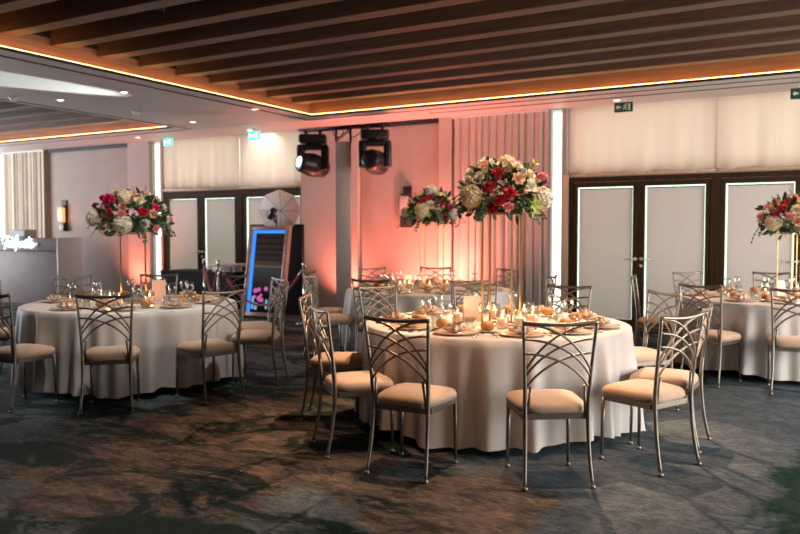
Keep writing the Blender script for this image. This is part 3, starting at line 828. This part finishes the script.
table(T3, 'rear table', 'white cloth on the rear table behind the front table', 'round table hidden under the rear white cloth', [
    (-88, 1.55, 12, 'near left', 'dark fan back chair with back to us, left side of the rear table'),
    (-46, 1.50, 0, 'near right', 'dark fan back chair with back to us before the rear table middle'),
    (232, 1.50, 0, 'left front', 'fan back chair with orange lit seat at left front of rear table'),
    (198, 1.50, 0, 'left rear', 'fan back chair with orange lit seat before the red glow and totem'),
    (149, 1.42, 0, 'far left', 'fan back chair behind the rear table beside the pale column'),
    (114, 1.42, 0, 'far middle', 'fan back chair behind the rear table under its flowers'),
    (72, 1.42, 0, 'far right', 'fan back chair behind the rear table before the taupe curtain'),
    (6, 1.42, 0, 'right', 'pale fan back chair at the right of the rear table by the window strip')],
    .86, 0, False, 3, 0)
table(T4, 'right table', 'white cloth on the round table at the right edge', 'round table hidden under the right white cloth', [
    (278, 1.42, 0, 'near right', 'fan back chair cut by the right edge, facing the right table'),
    (245, 1.50, 6, 'near left', 'fan back chair at the near left of the right table'),
    (187, 1.45, 0, 'left', 'pale fan back chair left of the right table before the doors'),
    (138, 1.45, 0, 'far left', 'pale fan back chair behind the right table before the brown door post'),
    (98, 1.42, 0, 'far middle', 'faint fan back chair behind the right table, left of its flower stand'),
    (72, 1.42, 0, 'far right', 'fan back chair behind the right table, right of its flower stand')],
    .70, 0, False, 4, 1)
VA = 29.6
def vo(tc, right, away):   # offset seen from the entrance side: right / away
    c_, s_ = math.cos(R(VA)), math.sin(R(VA))
    return (tc[0] + right * c_ - away * s_, tc[1] + right * s_ + away * c_)
S1 = vo(T1, .02, -.16); S2 = vo(T2, .02, 0); S3 = vo(T3, .03, 0); S4 = vo(T4, .12, 0)
gold_stand(*S1, .855, 'tall gold frame stand on the front table', R(VA + 8), w=.0065)
gold_stand(*S2, .70, 'gold frame stand on the left table', R(VA + 20))
gold_stand(*S3, .84, 'gold frame stand on the rear table before the red curtain', R(VA + 14))
gold_stand(*S4, .70, 'gold frame stand on the right table', R(VA + 10))
vz = -90 + VA    # azimuth pointing to the viewer
arrangement(*S1, TZ + .86, 'big colourful flower arrangement over the front table', 11, vaz=vz, fixed=(
    ('hyd', 'cream', -52, -8, 1.0, 1.25), ('hyd', 'white', 62, -12, 1.02, 1.15), ('hyd', 'cream', 10, 66, .98, 1.05), ('carn', 'red', -14, 34, 1.0, 1.05), ('carn', 'red', -24, 8, 1.0, 1.1), ('carn', 'red', 3, -4, 1.02, 1.1),
    ('carn', 'red', -10, -16, 1.0, 1.1), ('carn', 'pink', 72, 24, 1.05, 1.15), ('carn', 'hot', 64, 4, 1.05, .9), ('rose', 'peach', 16, 22, 1.05, 1.2), ('rose', 'white', 24, 48, 1.05, 1.1), ('rose', 'white', 33, 10, 1.06, 1.2),
    ('rose', 'white', -8, 56, 1.04, 1.1), ('rose', 'pink', 3, -28, 1.03, 1.1), ('rose', 'cream', 40, 30, 1.03, 1.1), ('rose', 'white', -40, 28, 1.04, 1.15), ('rose', 'white', -62, 22, 1.04, 1.1), ('orchid', 'lime', 38, -20, 1.08, 1.4), ('orchid', 'lime', 66, 48, 1.15, 1.4), ('orchid', 'lime', 44, -30, 1.05, 1.3), ('rose', 'pink', 40, 58, 1.05, 1.0)), ax=(.315, .315, .235), n=72)
arrangement(*S2, TZ + .705, 'wide trailing flower arrangement over the left table', 12, vaz=vz, fixed=(
    ('carn', 'hot', -28, 38, 1.02, 1.5), ('hyd', 'cream', 4, 48, 1.0, 1.1), ('hyd', 'white', 4, -18, 1.0, 1.2), ('hyd', 'white', -58, -4, 1.02, 1.15), ('carn', 'red', 34, 10, 1.0, 1.1), ('carn', 'hot', 58, 20, 1.0, 1.0), ('rose', 'cream', 30, 36, 1.03, 1.2), ('rose', 'peach', 50, 6, 1.03, 1.1)), ax=(.36, .36, .25), n=62)
arrangement(*S3, TZ + .845, 'flower arrangement with red blooms over the rear table', 13, vaz=vz, fixed=(
    ('hyd', 'cream', -24, -4, 1.02, 1.2), ('carn', 'red', -24, 26, 1.02, 1.2), ('carn', 'red', -8, 38, 1.02, 1.1), ('carn', 'hot', 44, 6, 1.0, 1.1), ('hyd', 'white', 60, -15, 1.0, 1.0), ('rose', 'white', -5, 12, 1.05, 1.2)), ax=(.31, .31, .23), n=62)
arrangement(*S4, TZ + .705, 'peach and red flower arrangement at the right edge', 14, vaz=vz, fixed=(
    ('carn', 'red', -48, 22, 1.02, 1.3), ('carn', 'hot', -58, 8, 1.0, 1.2), ('hyd', 'cream', -62, -12, 1.02, 1.15), ('rose', 'peach', -20, -8, 1.05, 1.5), ('rose', 'peach', -12, 42, 1.05, 1.5), ('rose', 'hot', 4, 10, 1.05, 1.4), ('rose', 'peach', 14, 34, 1.05, 1.5), ('rose', 'cream', -24, 18, 1.05, 1.4)),
    ax=(.36, .36, .25), n=62, palette=[('rose', 'peach')] * 5 + [('rose', 'cream')] * 3 + [('rose', 'pink')] * 2 + [('carn', 'red')] + [('hyd', 'cream')])

for (r_, a_, lb) in ((-.30, -.02, 'votive candle left of the gold stand on the front table'), (.0, -.38, 'votive candle at the front of the gold stand, front table'), (.04, -.14, 'votive candle inside the gold stand base, front table'),
                     (.27, -.12, 'votive candle right of the gold stand on the front table'), (.02, .24, 'votive candle behind the gold stand on the front table'), (.14, -.36, 'second votive candle at the gold stand front, front table')):
    candle(*vo(T1, r_, a_), lb, 'front table')
for (r_, a_, lb) in ((-.20, -.05, 'votive candle left of the gold stand, left table'), (.22, -.12, 'votive candle right of the gold stand, left table'), (-.04, -.24, 'votive candle before the gold stand, left table')):
    candle(*vo(T2, r_, a_), lb, 'left table', .8)
for (r_, a_, lb) in ((-.24, -.05, 'votive candle left of the gold stand, rear table'), (.0, -.22, 'votive candle before the gold stand, rear table'), (.22, -.08, 'votive candle right of the gold stand, rear table'), (-.36, -.15, 'leftmost votive candle on the rear table')):
    candle(*vo(T3, r_, a_), lb, 'rear table', .8)
for (r_, a_, lb) in ((-.22, -.08, 'votive candle left of the gold stand, right table'), (.05, -.24, 'votive candle before the gold stand, right table')):
    candle(*vo(T4, r_, a_), lb, 'right table', .8)
card(*vo(T1, -.17, .03), R(VA + 14), 'blush standing card beside the gold stand, front table', 'card', .15, .20)
card(*vo(T2, .25, .06), R(VA + 8), 'blush standing card on the left table', 'card', .14, .22)
card(*vo(T3, -.28, .02), R(VA - 25), 'white standing card on the rear table', 'whitecard', .10, .17)
card(*vo(T4, .10, .22), R(VA - 5), 'white standing card behind the stand, right table', 'whitecard', .10, .17)

# ------------------------------------------------------------------ photo booth corner
def mirror_booth():
    t = empty('mirror_booth', (-8.63, 10.42, 0), R(3), 'leaning mirror photo booth with blue light edge', 'photo booth')
    Mx = Matrix.Rotation(R(-9), 4, 'X')
    W, H = .84, 1.60; q = W / 2; f = .075
    def bx(mb, *a): return mb.box(*a, M=Mx)
    fr = MB()
    fr.bbox(-q, -q + f, -.06, .04, .02, H, .012, M=Mx); fr.bbox(q - f, q, -.06, .04, .02, H, .012, M=Mx)
    fr.bbox(-q + f, q - f, -.06, .04, H - f, H, .012, M=Mx); fr.bbox(-q + f, q - f, -.06, .04, .02, .02 + f, .012, M=Mx)
    fr.build('frame', M['copper'], t)
    bx(MB(), -q + f, q - f, -.01, .03, .02 + f, H - f).build('mirror_panel', M['mirror'], t)
    l = MB(); bx(l, -q + f, -q + f + .055, -.02, -.011, .02 + f, H - f); bx(l, -q + f + .055, q - f, -.02, -.011, H - f - .05, H - f)
    l.build('light_strip', M['bluelight'], t)
    g = MB(); rnd = random.Random(2)
    for k in range(9):
        cx, cz, rr = -.10 + rnd.uniform(-.12, .12), .38 + rnd.uniform(-.16, .14), rnd.uniform(.022, .055)
        vs = [Mx @ Vector((cx + rr * math.cos(a * PI / 8) * (1 + .15 * math.sin(a * 2.5)), -.0125 - k * .0003, cz + rr * math.sin(a * PI / 8))) for a in range(16)]
        g.add(vs, [tuple(range(16))])
    g.build('pink_display', M['pinkscreen'], t)
    for cx, cz, w, h in ((-.24, .26, .05, .22), (-.17, .20, .05, .12), (.05, .24, .04, .16)): bx(MB(), cx - w / 2, cx + w / 2, -.017, -.0155, cz - h / 2, cz + h / 2).build('cyan_display', M['cyanscreen'], t)
    s = MB().tube([Mx @ Vector((0, .04, 1.2)), (0, .62, .0)], .02, 8); s.build('rear_prop', M['truss'], t)
    MB().box(-q, q, -.02, .06, 0, .03).build('foot', M['truss'], t)
mirror_booth()
t = empty('backdrop_panel', (-8.95, 11.22, 0), 0, 'tall black backdrop panel behind the mirror booth', 'backdrop')
MB().bbox(-.59, .59, -.04, .04, .02, 1.62, .01).build('panel', M['blackcloth'], t)
for sx in (-1, 1): MB().box(sx * .5 - .02, sx * .5 + .02, -.15, .15, 0, .02).build('foot', M['truss'], t)

# umbrella light
def umbrella_light():
    t = empty('studio_light', (-8.80, 11.02, 0), 0, 'studio flash with white umbrella above the mirror booth', 'studio light')
    st = MB().tube([(0, 0, .06), (0, 0, 1.78)], .012, 8).build('stand_pole', M['truss'], t)
    for k in range(3):
        a = k * 2 * PI / 3 + .5
        MB().tube([(0, 0, .35), (.30 * math.cos(a) , .13 * math.sin(a), .01)], .008, 6).build('leg', M['truss'], t)
    # umbrella axis points to the room (towards -Y, +X)
    ax = Vector((.50, -.86, .05)).normalized(); Q = ax.to_track_quat('Z', 'Y').to_matrix().to_4x4()
    c0 = Vector((0.06, .02, 1.86))
    Mx = Matrix.Translation(c0) @ Q
    def fn(u, v):
        a = u * 2 * PI
        sc = 1 - .07 * abs(math.sin(a * 4)) * v
        r = .375 * v * sc
        return Mx @ Vector((r * math.cos(a), r * math.sin(a), .16 * v * v - .12))
    um = MB().grid(fn, 64, 9, closed=True).build('umbrella', M['umb'], t)
    for k in range(8):
        a = k * PI / 4
        MB().tube([Mx @ Vector((.375 * v * math.cos(a), .375 * v * math.sin(a), .16 * v * v - .115)) for v in (.02, .3, .6, 1)], .003, 5).build('rib', M['truss'], um)
    MB().tube([Mx @ Vector((0, 0, -.12)), Mx @ Vector((0, 0, .34))], .005, 6).build('shaft', M['truss'], um)
    # strobe head
    hp = c0 + ax * .26 + Vector((-.10, -.02, -.06))
    Hq = Matrix.Translation(hp) @ (Vector((-.6, .5, -.25))).normalized().to_track_quat('Z', 'Y').to_matrix().to_4x4()
    MB().lathe([(0, -.13), (.055, -.13), (.062, -.12), (.062, .07), (.085, .12), (.085, .13), (0, .12)], 18, M=Hq).build('flash_head', M['fixture'], t)
    MB().tube([hp + Vector((0, 0, -.05)), hp + Vector((.03, .02, -.16)), Vector((0.0, 0, 1.72))], .014, 8).build('tilt_bracket', M['fixture'], t)
umbrella_light()

# printer table
t = empty('side_table', (-10.62, 11.25, 0), 0, 'table fully draped in black cloth before the left doors', 'table')
MB().box(-.92, .92, -.34, .34, .70, .725).build('tabletop', M['tw'], t)
def skirt(u, v):
    P = [(-.95, -.37), (.95, -.37), (.95, .37), (-.95, .37)]; k = u * 4; i = int(k) % 4; f_ = k - int(k)
    a, b = P[i], P[(i + 1) % 4]; x = a[0] + (b[0] - a[0]) * f_; y = a[1] + (b[1] - a[1]) * f_
    w = .012 * (1 - v) * math.sin(u * 90); sh = 1 - .12 * (1 - v)
    return (x * sh + w * (abs(x) > .94), y * (1 - .04 * (1 - v)) + w, .02 + v * .712)
sk = MB().grid(skirt, 160, 7, closed=True); sk.box(-.95, .95, -.37, .37, .727, .733); sk.build('black_cloth', M['blackcloth'], t)
for sx in (-1, 1):
    for sy in (-1, 1): MB().tube([(sx * .75, sy * .27, 0), (sx * .75, sy * .27, .70)], .015, 6).build('leg', M['truss'], t)
t = empty('photo_printer', (-10.02, 11.10, .734), 0, 'pale pink flat topped printer on the black table', 'printer')
MB().bbox(-.26, .20, -.15, .17, 0, .10, .012).build('body', M['pinkplastic'], t)
MB().bbox(-.36, .38, -.19, .20, .10, .155, .012).build('lid', M['pinkplastic'], t)
MB().box(.22, .27, -.13, -.11, 0, .10).build('paper_tray', M['whiteplastic'], t)

def stanchion(x, y, label):
    t = empty('rope_stanchion', (x, y, 0), 0, label, 'stanchion', 'steel rope stanchions')
    MB().lathe([(.15, 0), (.15, .012), (.05, .03), (.025, .035), (0, .036)], 24).build('base', M['chrome'], t)
    MB().lathe([(.024, .03), (.024, .90)], 16).build('pole', M['chrome'], t)
    MB().lathe([(.024, .90), (.036, .905), (.036, .93), (.024, .935), (.034, .955), (.036, .972), (.024, .995), (0, 1.0)], 16).build('finial', M['chrome'], t)
    return t
ST = [(-7.52, 10.12), (-9.48, 10.25), (-10.14, 10.6)]
stanchion(*ST[0], 'steel rope stanchion right of the mirror booth'); stanchion(*ST[1], 'steel rope stanchion between black table and mirror booth'); stanchion(*ST[2], 'steel rope stanchion before the left door handles')
def rope(a, b, sag, label, z0=.87):
    A, B = Vector((*a, z0)), Vector((*b, z0)); d = (B - A).normalized(); A = A + d * .045; B = B - d * .045
    t = empty('velvet_rope', A, 0, label, 'rope', 'red velvet ropes')
    pts = []
    for k in range(25):
        u = k / 24; p = A.lerp(B, u) - A; p.z -= sag * (1 - (2 * u - 1) ** 2) ; pts.append(p)
    MB().tube(pts[1:-1], .02, 8).build('cord', M['red'], t)
    for i, j in ((0, 1), (-1, -2)): MB().tube([pts[i], pts[j]], .022, 8).build('hook_end', M['chrome'], t)
rope(ST[1], ST[0], .62, 'red velvet rope sagging before the mirror booth')
rope(ST[2], ST[1], .45, 'red velvet rope before the black table')

# ------------------------------------------------------------------ lighting totem and moving heads
t = empty('lighting_totem', (-7.28, 10.9, 0), R(33), 'grey covered truss totem carrying the two stage lamps', 'truss')
MB().bbox(-.40, .40, -.30, .40, 0, .012, .004).build('base_plate', M['truss'], t)
MB().bbox(-.13, .13, -.13, .13, .012, 2.98, .012).build('fabric_cover', M['lycra'], t)
tr = MB()
for sx in (-1, 1):
    for sy in (-1, 1): tr.tube([(sx * .12, sy * .12, 2.98), (sx * .12, sy * .12, 3.22)], .02, 8)
tr.tube([(-.12, -.12, 3.0), (.12, -.12, 3.2)], .008, 6); tr.tube([(-.12, .12, 3.0), (.12, .12, 3.2)], .008, 6)
tr.build('truss_top', M['truss'], t)
CBM = Matrix.Rotation(R(-33), 4, 'Z')
cb = MB()
for yy in (-.09, .09):
    cb.tube([CBM @ Vector((-.86, yy, 3.22)), CBM @ Vector((.92, yy, 3.22))], .022, 8)
for k in range(9):
    x = -.86 + k * .2225; cb.tube([CBM @ Vector((x, -.09, 3.22)), CBM @ Vector((x, .09, 3.22))], .012, 6)
cb.build('cross_bar', M['truss'], t)
cw = MB(); cw.tube([CBM @ p for p in arc([(-.14, -.13, 3.2), (-.06, -.14, 3.05), (.06, -.14, 3.08), (.13, -.13, 3.2), (.25, -.12, 3.04), (.4, -.11, 3.10), (.48, -.1, 3.2)], 6)], .008, 5)
cw.build('cable', M['truss'], t)
def moving_head(x, label, head_dir, lit):
    t = empty('moving_head_lamp', (x, 10.9, 3.19), R(VA), label, 'stage lamp', 'moving head stage lamps')
    for sx in (-.12, .12): MB().bbox(sx - .025, sx + .025, -.05, .05, -.055, .045, .008).build('clamp', M['fixture'], t)
    MB().bbox(-.23, .23, -.17, .17, -.20, -.055, .03, seg=3).build('base_box', M['fixture'], t)
    MB().box(-.08, .08, -.175, -.168, -.155, -.10).build('display_panel', M['lensd'], t)
    y = MB()
    MB().lathe([(.14, -.225), (.14, -.20)], 20).build('pan_bearing', M['truss'], t)
    y.bbox(-.265, .265, -.12, .12, -.31, -.225, .03, seg=3)
    for s in (-1, 1): y.bbox(s * .205 - .065, s * .205 + .065, -.13, .13, -.66, -.25, .04, seg=3)
    y.build('yoke', M['fixture'], t)
    hp = Vector((0, 0, -.57)); d = Vector(head_dir).normalized()
    Q = Matrix.Translation(hp) @ d.to_track_quat('Z', 'Y').to_matrix().to_4x4()
    h = MB().lathe([(0, -.27), (.12, -.27), (.165, -.22), (.185, -.08), (.20, 0), (.20, .05), (.185, .12), (.165, .24), (.145, .28), (.105, .285)], 24, M=Q).build('head', M['fixture'], t)
    MB().lathe([(.105, .280), (.08, .292), (0, .30)], 24, M=Q).build('lens', M['lens'] if lit else M['lensd'], h)
moving_head(-7.90, 'moving head lamp with glowing lens turned to the left', (-.66, -.50, .14), True)
moving_head(-6.66, 'moving head lamp hanging right of the totem, turned to the wall', (.30, .95, -.12), False)

# ------------------------------------------------------------------ bar with neon
BX, BY = -14.38, 10.14
t = empty('bar_counter', (BX, BY, 0), 0, 'long grey bar front with white end panel at far left', 'bar counter')
MB().bbox(-2.6, .85, -.02, .45, 0, 1.10, .01).build('front_body', M['boothface'], t)
MB().bbox(-2.6, .85, -.08, .46, 1.10, 1.36, .012).build('upper_fascia', M['boothface'], t)
MB().bbox(.852, .89, -.10, .48, 0, 1.37, .012).build('end_panel', M['boothtop'], t)
nt_ = empty('neon_sign', (BX - .83, BY - .14, 1.16), 0, 'white neon script sign glowing on the bar front', 'neon sign')
strokes = [
    [(-.02, .16), (.10, .24), (.26, .25), (.42, .22)], [(.22, .25), (.16, .10), (.08, -.04)],
    [(.20, .10), (.30, .14), (.30, .04), (.22, .02), (.36, .05), (.42, .22), (.38, .02), (.46, .02)],
    [(.46, .02), (.54, .26), (.60, .22), (.50, -.08), (.58, .08), (.66, .12), (.66, .02), (.72, .02)],
    [(.72, .02), (.76, .14), (.78, .02), (.84, .13), (.88, .11), (.86, .01), (.96, .03)],
    [(.96, .03), (1.04, .25), (.98, .02), (1.06, .04)], [(.90, .17), (1.12, .19)], [(1.06, .04), (1.14, .13), (1.08, .10), (1.16, .03), (1.10, .0), (1.22, .05)]]
nm = MB()
for s_ in strokes: nm.tube(arc([(a * .86, 0, b * .9) for a, b in s_], 5), .012, 6)
nm.build('script_tube', M['neon'], nt_)
MB().box(-.05, 1.1, .03, .045, .06, .10).build('back_rail', M['whiteplastic'], nt_)
t = empty('mixer_console', (BX - .75, BY + .28, 1.362), 0, 'small grey console on top of the bar behind the neon', 'console')
MB().bbox(-.25, .25, -.12, .15, 0, .17, .012).build('body', M['lycra'], t)
MB().box(-.22, .22, -.128, -.121, .03, .14).build('front_panel', M['truss'], t)

# ------------------------------------------------------------------ red uplights on the floor by the walls
def uplight(x, y, label, tx, ty, e=60, col=(1, .25, .18)):
    t = empty('floor_uplight', (x, y, 0), 0, label, 'uplight', 'red floor uplights')
    MB().lathe([(.055, 0), (.06, .01), (.06, .11), (.05, .115), (.05, .10), (0, .10)], 18).build('housing', M['fixture'], t)
    MB().lathe([(.049, .104), (0, .105)], 18).build('lens', emis('uplight lens', col, 3), t)
    l = bpy.data.lights.new('uplight beam', 'SPOT'); l.energy = e; l.color = col; l.spot_size = R(125); l.spot_blend = 1; l.shadow_soft_size = .09
    o = bpy.data.objects.new('uplight beam', l); COL.objects.link(o); o.parent = t; o.location = (0, 0, .13)
    o.rotation_euler = Vector((tx - x, ty - y, 2.4)).to_track_quat('-Z', 'Y').to_euler()
uplight(-7.80, 11.45, 'red uplight at the pale column behind the totem', -7.9, 11.95, 230)
uplight(-6.40, 11.5, 'red uplight under the right wall sconce', -6.5, 12.05, 230)
uplight(-5.70, 11.2, 'red uplight before the taupe curtain', -5.65, 12.0, 520)
uplight(-13.3, 11.45, 'red uplight at the column beside the bar', -13.2, 12.0, 170)

# ------------------------------------------------------------------ lamps
def spot(name, loc, target, e, col, size, blend=.6, rad=.06):
    l = bpy.data.lights.new(name, 'SPOT'); l.energy = e; l.color = col; l.spot_size = R(size); l.spot_blend = blend; l.shadow_soft_size = rad
    o = bpy.data.objects.new(name, l); COL.objects.link(o); o.location = loc
    o.rotation_euler = (Vector(target) - Vector(loc)).to_track_quat('-Z', 'Y').to_euler(); return o
WARM = (1, .60, .36)
# track spots fixed between the beams
def track(x, y, target, e, size, label, col=WARM, blend=.5):
    t = empty('ceiling_spotlight', (x, y, 3.72), 0, label, 'ceiling light', 'spotlights between the beams')
    d = (Vector(target) - Vector((x, y, 3.72))).normalized(); Q = d.to_track_quat('Z', 'Y').to_matrix().to_4x4()
    MB().lathe([(0, -.06), (.035, -.06), (.04, -.05), (.04, .05), (.032, .05), (.03, .02), (0, .02)], 16, M=Q).build('can', M['fixture'], t)
    MB().tube([(0, 0, .0), (0, 0, .47)], .01, 6).build('stem', M['fixture'], t)
    o = spot('track spot', (0, 0, 0), (0, 0, -1), e, col, size, blend); o.parent = t
    o.location = d * .07; o.rotation_euler = d.to_track_quat('-Z', 'Y').to_euler()
track(-2.75, 7.54, (-2.15, 4.9, .5), 800, 66, 'spotlight between beams behind the front table')
track(-2.0, 5.61, (-2.3, 5.5, .7), 200, 70, 'spotlight between beams straight over the front table')
track(-1.95, 4.33, (-1.95, 4.45, .4), 180, 46, 'spotlight between beams over the two foreground chairs')
track(-4.3, 8.83, (-4.48, 8.5, .7), 170, 60, 'spotlight between beams over the rear table')
track(-.4, 9.46, (-.7, 8.8, .7), 230, 62, 'spotlight between beams over the right table')
track(-5.9, 5.61, (-6.1, 5.3, .7), 120, 60, 'spotlight between beams over the left table', (1, .84, .70))
track(-4.3, 4.33, (-6.0, 5.3, .45), 150, 40, 'added fill spotlight brightening the left table cloth', (1, .90, .82))  # added unseen fill lamp, side lights the cloth folds
track(-.3, 4.33, (-2.4, 5.7, 1.78), 130, 22, 'spotlight between beams aimed at the front flowers', (1, .80, .58))

# recessed downlights really light the side strip
for x, y in ((-8.71, 7.58), (-10.05, 7.57), (-10.01, 10.22), (-8.11, 9.64)):
    spot('downlight beam', (x, y, ZC - .02), (x, y, 0), 22, (1, .75, .5), 90, .8, .04)
# moving head beam onto the blind by the glowing exit sign
spot('moving head beam', (-8.12, 10.62, 2.62), (-9.6, 5.3, 3.42), 3600, (.85, 1, .95), 14, .25, .05)
# wall washing downlight over the blind
downlight(-9.85, 11.55, 'round downlight that washes the blind by the glowing exit sign')
spot('wall wash', (-9.85, 11.55, ZC - .02), (-9.85, 12.0, 3.05), 27, (.85, .97, 1), 105, .5, .04)
# sconces
for x, z in ((-15.8, 1.88),):
    l = bpy.data.lights.new('sconce light', 'POINT'); l.energy = 2.5; l.color = (1, .45, .18); l.shadow_soft_size = .05
    o = bpy.data.objects.new('sconce light', l); COL.objects.link(o); o.location = (x, YB - .24, z)

def area(name, loc, rot, sx, sy, e, col):
    l = bpy.data.lights.new(name, 'AREA'); l.shape = 'RECTANGLE'; l.size = sx; l.size_y = sy; l.energy = e; l.color = col
    o = bpy.data.objects.new(name, l); COL.objects.link(o); o.location = loc; o.rotation_euler = rot; return o
# daylight entering by the windows in the two side walls
area('window daylight', (XR - .02, 7.25, 1.6), (0, PI / 2, 0), 2.5, 6.4, 420, (1, .95, .9))
area('window daylight', (XL + .02, 7, 1.6), (0, -PI / 2 - R(25), 0), 2.4, 5.9, 900, (.86, .91, 1))

w = bpy.data.worlds.new('world'); SC.world = w; w.use_nodes = True
bg = w.node_tree.nodes['Background']; bg.inputs['Color'].default_value = (1, .945, .87, 1); bg.inputs['Strength'].default_value = 2.1

SC.view_settings.view_transform = 'Standard'; SC.view_settings.look = 'None'
SC.view_settings.exposure = .3; SC.view_settings.gamma = 1; SC.view_settings.use_curve_mapping = False
SC.render.engine = 'CYCLES'
cy = SC.cycles
cy.max_bounces = 8; cy.diffuse_bounces = 4; cy.glossy_bounces = 4; cy.transparent_max_bounces = 16; cy.transmission_bounces = 6
cy.sample_clamp_indirect = 4; cy.caustics_reflective = False; cy.caustics_refractive = False
cy.use_denoising = True
